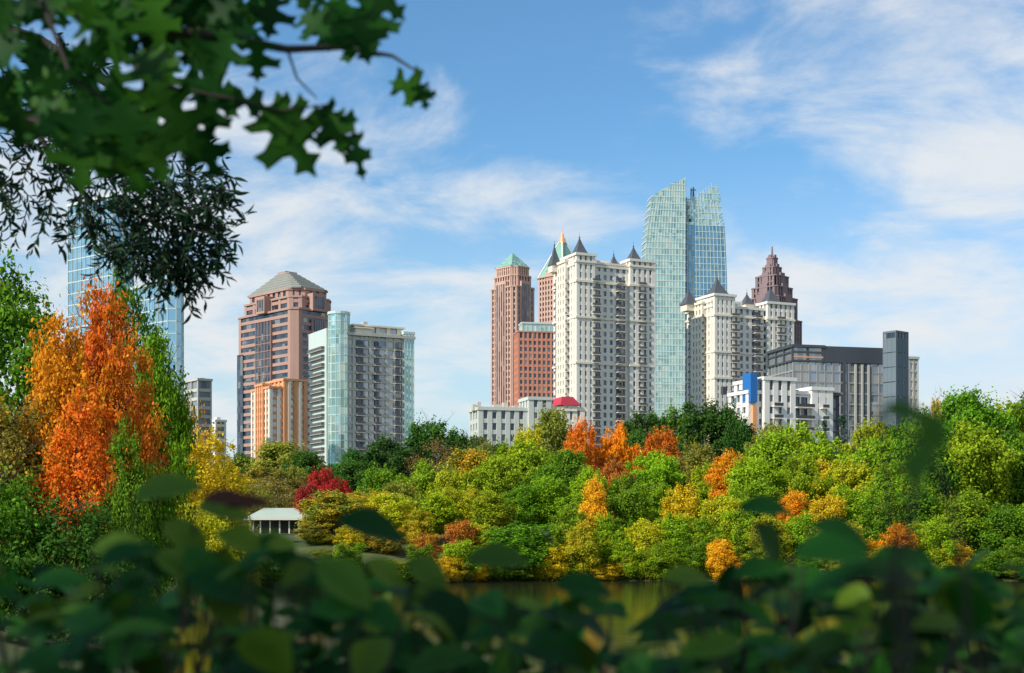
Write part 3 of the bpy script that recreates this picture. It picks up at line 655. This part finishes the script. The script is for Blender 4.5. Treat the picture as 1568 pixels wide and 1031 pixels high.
EX=[(205,762,105,18,1.7,.6,.8),(300,776,85,-5,1.65,.6,.85),(330,882,-55,0,1.6,.4,.3),(285,882,125,-12,1.5,.3,.2),(235,850,95,-20,1.6,.7,.8),(150,868,90,30,1.5,.35,.2),(180,835,95,-25,1.6,.4,.4),(440,850,80,-35,1.6,.35,.2),
 (372,838,85,10,1.6,.7,.95),(515,797,112,-8,1.7,.2,.1),(625,855,80,-35,1.6,.5,.8),(715,856,98,5,1.65,.4,.75),(850,896,90,0,1.6,.35,.5),(1015,888,80,8,1.6,.6,.9),(1130,779,80,5,1.6,.2,.2),(1155,800,85,-50,1.6,.3,.7),
 (1215,850,120,8,1.5,.25,.2),(1240,805,95,-12,1.55,.25,.3),(1330,864,105,8,1.5,.25,.3),(1360,850,85,-10,1.55,.3,.2),(1345,630,100,-5,0.85,.5,.7),(1395,745,75,75,0.75,.6,.7),(1420,700,75,80,0.8,.6,.7),(1380,904,95,20,1.5,.3,.2),(560,858,75,-30,1.6,.6,.9),(470,884,85,-10,1.6,.5,.4),(1120,884,85,20,1.6,.3,.6),(1190,894,85,15,1.6,.5,.3),
 (140,840,95,5,1.6,.6,.8),(250,800,90,-30,1.65,.5,.85),(330,815,90,-15,1.6,.6,.9),(400,820,80,-40,1.6,.4,.5)]
for (px,py,L,ang,d,v,cl) in EX:
    a=math.radians(ang); dv=Vector((math.cos(a)*(1 if L>0 else -1),random.uniform(-.3,.3),math.sin(a)))
    ovate(A,pt(px,py,d),dv,Vector((random.uniform(-.3,.3),-0.6,0.85)),abs(L)/F*d*1.0,v,1.15,cl)
    p=pt(px,py,d); q=p+Vector((random.uniform(-.05,.05),random.uniform(0,.1),-.22)); tube(TV,TF,q,p,.0025,.0012,5)
p0=Vector((SX(1500,.95),.95,5.5)); prevp=p0
for (px,py) in ((1480,900),(1460,780),(1425,690),(1345,640)):
    q=pt(px,py,.85); tube(TV,TF,prevp,q,.002,.0014,5); prevp=q
for (px,py,L,ang,d) in [(308,767,85,5,1.6),(345,777,75,12,1.6),(330,762,60,-10,1.62)]:
    a=math.radians(ang); ovate(BR,pt(px,py,d),Vector((math.cos(a),.1,math.sin(a))),Vector((0,-.6,.8)),L/F*d,.5,.9)
env=[(-100,815),(130,845),(200,815),(330,830),(460,858),(560,880),(640,884),(760,892),(900,900),(1000,900),(1080,886),(1200,864),(1300,850),(1440,862),(1700,830)]
def envf(x):
    for (a,fa),(c,fc) in zip(env[:-1],env[1:]):
        if a<=x<=c: return fa+(fc-fa)*(x-a)/(c-a)
    return 900
for i in range(720):
    px=random.uniform(-60,1640); top=envf(px)+14; py=top+random.random()**.95*(1110-top); d=random.uniform(1.35,2.3)
    dv=Vector((random.uniform(-1,1),random.uniform(-.6,.4),random.uniform(-.35,.35))); L=random.uniform(.045,.085)
    ovate(A,pt(px,py,d)-dv.normalized()*L*.5,dv,Vector((random.uniform(-.7,.3),-random.uniform(.2,.8),.9)),L,random.random()**1.1*.95,random.uniform(.85,1.2))
    if i%3==0:
        p=pt(px,py,d); tube(TV,TF,p+Vector((random.uniform(-.12,.12),random.uniform(-.1,.1),-.3)),p,.003,.0015,5)
for i in range(26):
    px=-40+i*64; d=random.uniform(1.6,2.1); p=pt(px,1010,d); tube(TV,TF,(p.x+random.uniform(-.2,.2),p.y,4.0),p,.008,.004,6)
mkleaf('leaves',A,M['shrubleaf'],shrub); mkleaf('dry_leaves',BR,M['brownleaf'],shrub); mkobj('stems',TV,TF,[M['darkbark']],parent=shrub)

# overhanging oak: trunk left behind the viewpoint, limbs reaching over
oak=empty('overhanging_oak_tree'); A=newacc(); TV=[];TF=[]
def path(pts,r0,r1):
    n=len(pts)-1
    for i in range(n): tube(TV,TF,pts[i],pts[i+1],r0+(r1-r0)*i/n,r0+(r1-r0)*(i+1)/n,7)
tube(TV,TF,(-5.5,-2.5,3.8),(-5.3,-2.3,7.5),.42,.33,12); tube(TV,TF,(-5.3,-2.3,7.5),(-4.6,-1.8,11),.33,.2,10)
b0=Vector((-5.3,-2.3,7.5))
path([b0,Vector((-3,0.5,8.2)),pt(-60,-120,2.9)],.10,.022)
path([pt(-60,-120,2.9),pt(120,20,2.7),pt(230,45,2.68),pt(330,55,2.65),pt(440,75,2.68),pt(520,72,2.7),pt(600,85,2.72),pt(640,110,2.7)],.016,.002)
path([pt(120,20,2.7),pt(240,130,2.6),pt(350,150,2.6),pt(430,170,2.6),pt(500,160,2.62)],.005,.0015)
path([pt(60,-10,2.7),pt(110,120,2.6),pt(220,190,2.6),pt(310,215,2.6)],.005,.0015)
path([pt(440,75,2.68),pt(455,120,2.65),pt(485,150,2.62)],.003,.0015)
EXL=[(395,160,130,-48,2.6,.45,.85),(400,165,90,-25,2.6,.5,.9),(480,160,90,-50,2.62,.3,.8),(505,165,70,-75,2.62,.35,.8),(540,195,78,-80,2.62,.25,.5),(350,150,75,-10,2.6,.3,.6),(595,125,70,-15,2.7,.5,.9),(640,125,42,-70,2.7,.4,.9),
 (330,140,80,-100,2.6,.35,.8),(300,190,85,-70,2.6,.25,.8),(245,140,110,-60,2.55,.45,1),(200,150,115,-100,2.5,.45,1),(150,160,110,-70,2.5,.5,1),(270,120,100,-20,2.6,.5,1),(190,190,110,-80,2.5,.4,1),(130,190,100,-95,2.5,.5,1),(225,185,95,-75,2.5,.5,1)]
for (px,py,L,ang,d,v,w) in EXL:
    a=math.radians(ang); lobed(A,pt(px,py,d),Vector((math.cos(a),random.uniform(-.15,.25),math.sin(a))),Vector((random.uniform(-.2,.2),-1,.25)),L/F*d*1.05,v,w)
for i in range(105):
    px=random.uniform(-80,300); py=random.uniform(-60,160); d=random.uniform(2.4,3.1); a=random.uniform(-2.8,-.3)
    lobed(A,pt(px,py,d),Vector((math.cos(a),random.uniform(-.5,.5),math.sin(a))),Vector((random.uniform(-.6,.6),-1,random.uniform(-.2,.8))),random.uniform(.07,.125),random.random()*.95,.95)
for i in range(34):
    px=random.uniform(280,620); py=random.uniform(-60,55 if px<520 else 25); d=random.uniform(2.45,2.9); a=random.uniform(-2.8,-.3)
    lobed(A,pt(px,py,d),Vector((math.cos(a),random.uniform(-.5,.5),math.sin(a))),Vector((random.uniform(-.6,.6),-1,random.uniform(-.2,.8))),random.uniform(.07,.11),random.random()*.9,.95)
for i in range(1500):  # unseen crown behind the viewpoint, added to cast dappled shade on the foreground leaves
    c=Vector((random.gauss(-5.4,2.6),random.gauss(-4.9,2.2),random.gauss(10.8,1.4)))
    if c.z<8.4+max(0,c.y)*.9: continue
    lobed(A,c,rv(),Vector((random.uniform(-.5,.5),random.uniform(-.5,.5),1)),random.uniform(.15,.26),random.random()*.6,1)
mkleaf('leaves',A,M['oakleaf'],oak)
for i in range(14):
    a=random.uniform(0,6.28); path([Vector((-5,-2,9+i*.12)),Vector((-4.5+math.cos(a)*2,-2.5+math.sin(a)*2,10)),Vector((-4.2+math.cos(a)*4,-3+math.sin(a)*3.5,10.8))],.1,.02)
mkobj('branches',TV,TF,[M['darkbark']],parent=oak)

# willow oak spray
wil=empty('willow_oak_tree'); A=newacc(); TV=[];TF=[]; d0=9.0
tube(TV,TF,(-8.5,9.5,3.2),(-8.0,9.2,7.5),.3,.22,10); tube(TV,TF,(-8.0,9.2,7.5),(-7.4,9.2,11.5),.22,.12,10)
path([Vector((-8.0,9.2,7.8)),pt(-150,180,9.2),pt(40,180,9.1),pt(180,230,d0),pt(280,300,d0)],.08,.006)
path([Vector((-7.6,9.2,9.6)),pt(-80,20,9.2),pt(60,60,9.1),pt(180,140,9.1),pt(300,205,d0)],.06,.006)
path([pt(40,180,9.1),pt(110,280,d0),pt(200,360,d0)],.02,.006)
def twig(px,py,ang,Lp,d):
    p=pt(px,py,d); a=math.radians(ang); t=Vector((math.cos(a),random.uniform(-.5,.5),math.sin(a))); L=Lp/F*d; n=int(L/.022)
    prev=p
    for i in range(n):
        t=(t+Vector((random.uniform(-.12,.12),random.uniform(-.12,.12),random.uniform(-.12,.05)))).normalized()
        q=prev+t*(L/n); tube(TV,TF,prev,q,.004*(1-i/n)+.0012,.004*(1-(i+1)/n)+.0012,4)
        side=t.cross(rv()).normalized(); dv=(t*.8+side*.9).normalized()
        ovate(A,q,dv,rv().normalized(),random.uniform(.06,.11),random.random()*.9,.42)
        prev=q
for i in range(135):
    r=random.random()**.6; a=random.uniform(0,6.28)
    twig(220+105*r*math.cos(a),315+100*r*math.sin(a),random.uniform(-130,40),random.uniform(40,75),random.uniform(8.6,9.5))
for i in range(95):
    r=random.random()**.6; a=random.uniform(0,6.28)
    twig(55+110*r*math.cos(a),180+150*r*math.sin(a),random.uniform(-150,10),random.uniform(45,80),random.uniform(8.6,9.5))
for (x,y,a,L) in [(255,375,-62,115),(285,400,-70,80),(220,370,-80,80),(150,330,-85,75),(310,335,5,60),(295,240,25,55),(315,370,-50,70),(320,350,-20,50),(265,380,-80,70),(290,360,-60,90),(200,380,-95,60),(300,300,10,60),(300,280,-10,60),(170,350,-70,60),(240,400,-60,60),(300,320,15,65),(320,300,-15,50),(285,410,-60,60),(300,400,-80,75),(250,400,-75,80),(315,390,-40,50),(140,300,-90,90)]:
    twig(x,y,a,L,d0); twig(x-8,y-6,a-12,L*.7,d0+.1); twig(x+5,y-10,a+15,L*.7,d0-.1)
mkleaf('leaves',A,M['willowleaf'],wil); mkobj('branches',TV,TF,[M['darkbark']],parent=wil)

# ------------------------------------------------------------------ sky, sun, camera
EL=math.radians(36); sv=Vector((-0.80,-0.60,0)).normalized()*math.cos(EL); sv.z=math.sin(EL)
sun=bpy.data.lights.new('sun','SUN'); sun.energy=5.0; sun.angle=math.radians(0.5); sun.color=(1,0.92,0.79)
so=bpy.data.objects.new('sun',sun); COL.objects.link(so); so.rotation_euler=sv.to_track_quat('Z','Y').to_euler(); so.location=(-50,-30,80)
w=bpy.data.worlds.new('World'); SC.world=w; w.use_nodes=True; nt=w.node_tree; nt.nodes.clear(); L=nt.links
out=nt.nodes.new('ShaderNodeOutputWorld'); bg=nt.nodes.new('ShaderNodeBackground'); bg.inputs[1].default_value=0.148
sk=nt.nodes.new('ShaderNodeTexSky'); sk.sky_type='NISHITA'; sk.sun_disc=False; sk.sun_elevation=EL; sk.sun_rotation=math.atan2(sv.x,sv.y)%(2*math.pi); sk.air_density=1.0; sk.dust_density=0.6; sk.ozone_density=2.0
tc=N(nt,'ShaderNodeTexCoord'); sep=N(nt,'ShaderNodeSeparateXYZ'); L.new(tc.outputs['Generated'],sep.inputs[0])
zc=N(nt,'ShaderNodeMath',operation='MAXIMUM'); zc.inputs[1].default_value=0.0; L.new(sep.outputs[2],zc.inputs[0])
za=N(nt,'ShaderNodeMath',operation='ADD'); za.inputs[1].default_value=0.22; L.new(zc.outputs[0],za.inputs[0])
dx=N(nt,'ShaderNodeMath',operation='DIVIDE'); dy=N(nt,'ShaderNodeMath',operation='DIVIDE'); L.new(sep.outputs[0],dx.inputs[0]); L.new(za.outputs[0],dx.inputs[1]); L.new(sep.outputs[1],dy.inputs[0]); L.new(za.outputs[0],dy.inputs[1])
cb=N(nt,'ShaderNodeCombineXYZ'); L.new(dx.outputs[0],cb.inputs[0]); L.new(dy.outputs[0],cb.inputs[1])
mp=N(nt,'ShaderNodeMapping'); mp.inputs['Rotation'].default_value=(0,0,0.35); mp.inputs['Scale'].default_value=(1.35,1.5,1); mp.inputs['Location'].default_value=(0.35,0.2,0); L.new(cb.outputs[0],mp.inputs[0])
n1=N(nt,'ShaderNodeTexNoise'); n1.inputs['Scale'].default_value=2.4; n1.inputs['Detail'].default_value=11; n1.inputs['Roughness'].default_value=0.6; n1.inputs['Distortion'].default_value=0.35; L.new(mp.outputs[0],n1.inputs['Vector'])
n2=N(nt,'ShaderNodeTexNoise'); n2.inputs['Scale'].default_value=0.9; n2.inputs['Detail'].default_value=3; L.new(mp.outputs[0],n2.inputs['Vector'])
ad=N(nt,'ShaderNodeMath',operation='ADD'); L.new(n1.outputs['Fac'],ad.inputs[0]); L.new(n2.outputs['Fac'],ad.inputs[1])
# clearer patch of sky high in the north-west
b1=N(nt,'ShaderNodeMapRange',interpolation_type='SMOOTHSTEP'); b1.inputs['From Min'].default_value=0.18; b1.inputs['From Max'].default_value=0.32; b1.inputs['To Max'].default_value=0.16; L.new(zc.outputs[0],b1.inputs['Value'])
b2=N(nt,'ShaderNodeMapRange',interpolation_type='SMOOTHSTEP'); b2.inputs['From Min'].default_value=0.02; b2.inputs['From Max'].default_value=0.30; b2.inputs['To Min'].default_value=1.0; b2.inputs['To Max'].default_value=0.1; L.new(sep.outputs[0],b2.inputs['Value'])
bm=N(nt,'ShaderNodeMath',operation='MULTIPLY'); L.new(b1.outputs[0],bm.inputs[0]); L.new(b2.outputs[0],bm.inputs[1])
sb=N(nt,'ShaderNodeMath',operation='SUBTRACT'); L.new(ad.outputs[0],sb.inputs[0]); L.new(bm.outputs[0],sb.inputs[1])
mr=N(nt,'ShaderNodeMapRange',interpolation_type='SMOOTHSTEP'); mr.inputs['From Min'].default_value=0.84; mr.inputs['From Max'].default_value=1.19; mr.inputs['To Max'].default_value=0.90; L.new(sb.outputs[0],mr.inputs['Value'])
hz=N(nt,'ShaderNodeMapRange',interpolation_type='SMOOTHSTEP'); hz.inputs['From Min'].default_value=0.0; hz.inputs['From Max'].default_value=0.28; hz.inputs['To Min'].default_value=0.85; hz.inputs['To Max'].default_value=0.0; L.new(zc.outputs[0],hz.inputs['Value'])
tint=N(nt,'ShaderNodeMix',data_type='RGBA',blend_type='MULTIPLY'); tint.inputs[0].default_value=1; tint.inputs[7].default_value=(0.66,0.98,1.12,1); L.new(sk.outputs[0],tint.inputs[6])
pk=N(nt,'ShaderNodeMapRange',interpolation_type='SMOOTHSTEP'); pk.inputs['From Min'].default_value=0.0; pk.inputs['From Max'].default_value=0.45; L.new(sep.outputs[0],pk.inputs['Value'])
hc=N(nt,'ShaderNodeMix',data_type='RGBA'); hc.inputs[6].default_value=(4.4,5.2,5.5,1); hc.inputs[7].default_value=(5.9,5.1,5.0,1); L.new(pk.outputs[0],hc.inputs[0])
m1=N(nt,'ShaderNodeMix',data_type='RGBA'); L.new(hc.outputs[2],m1.inputs[7]); L.new(hz.outputs[0],m1.inputs[0]); L.new(tint.outputs[2],m1.inputs[6])
m2=N(nt,'ShaderNodeMix',data_type='RGBA'); m2.inputs[7].default_value=(5.6,5.75,5.85,1); L.new(mr.outputs[0],m2.inputs[0]); L.new(m1.outputs[2],m2.inputs[6])
L.new(m2.outputs[2],bg.inputs[0]); L.new(bg.outputs[0],out.inputs[0])

cam=bpy.data.cameras.new('camera'); co=bpy.data.objects.new('camera',cam); COL.objects.link(co); co.location=(0,0,EYE); co.rotation_euler=(math.radians(90),0,0)
cam.sensor_width=36; cam.lens=F/1568*36; cam.shift_y=(HZ-515)/1568; cam.clip_end=30000; cam.clip_start=0.05
cam.dof.use_dof=True; cam.dof.focus_distance=400; cam.dof.aperture_fstop=4.5
SC.camera=co
SC.view_settings.view_transform='Standard'; SC.view_settings.look='None'; SC.view_settings.exposure=0
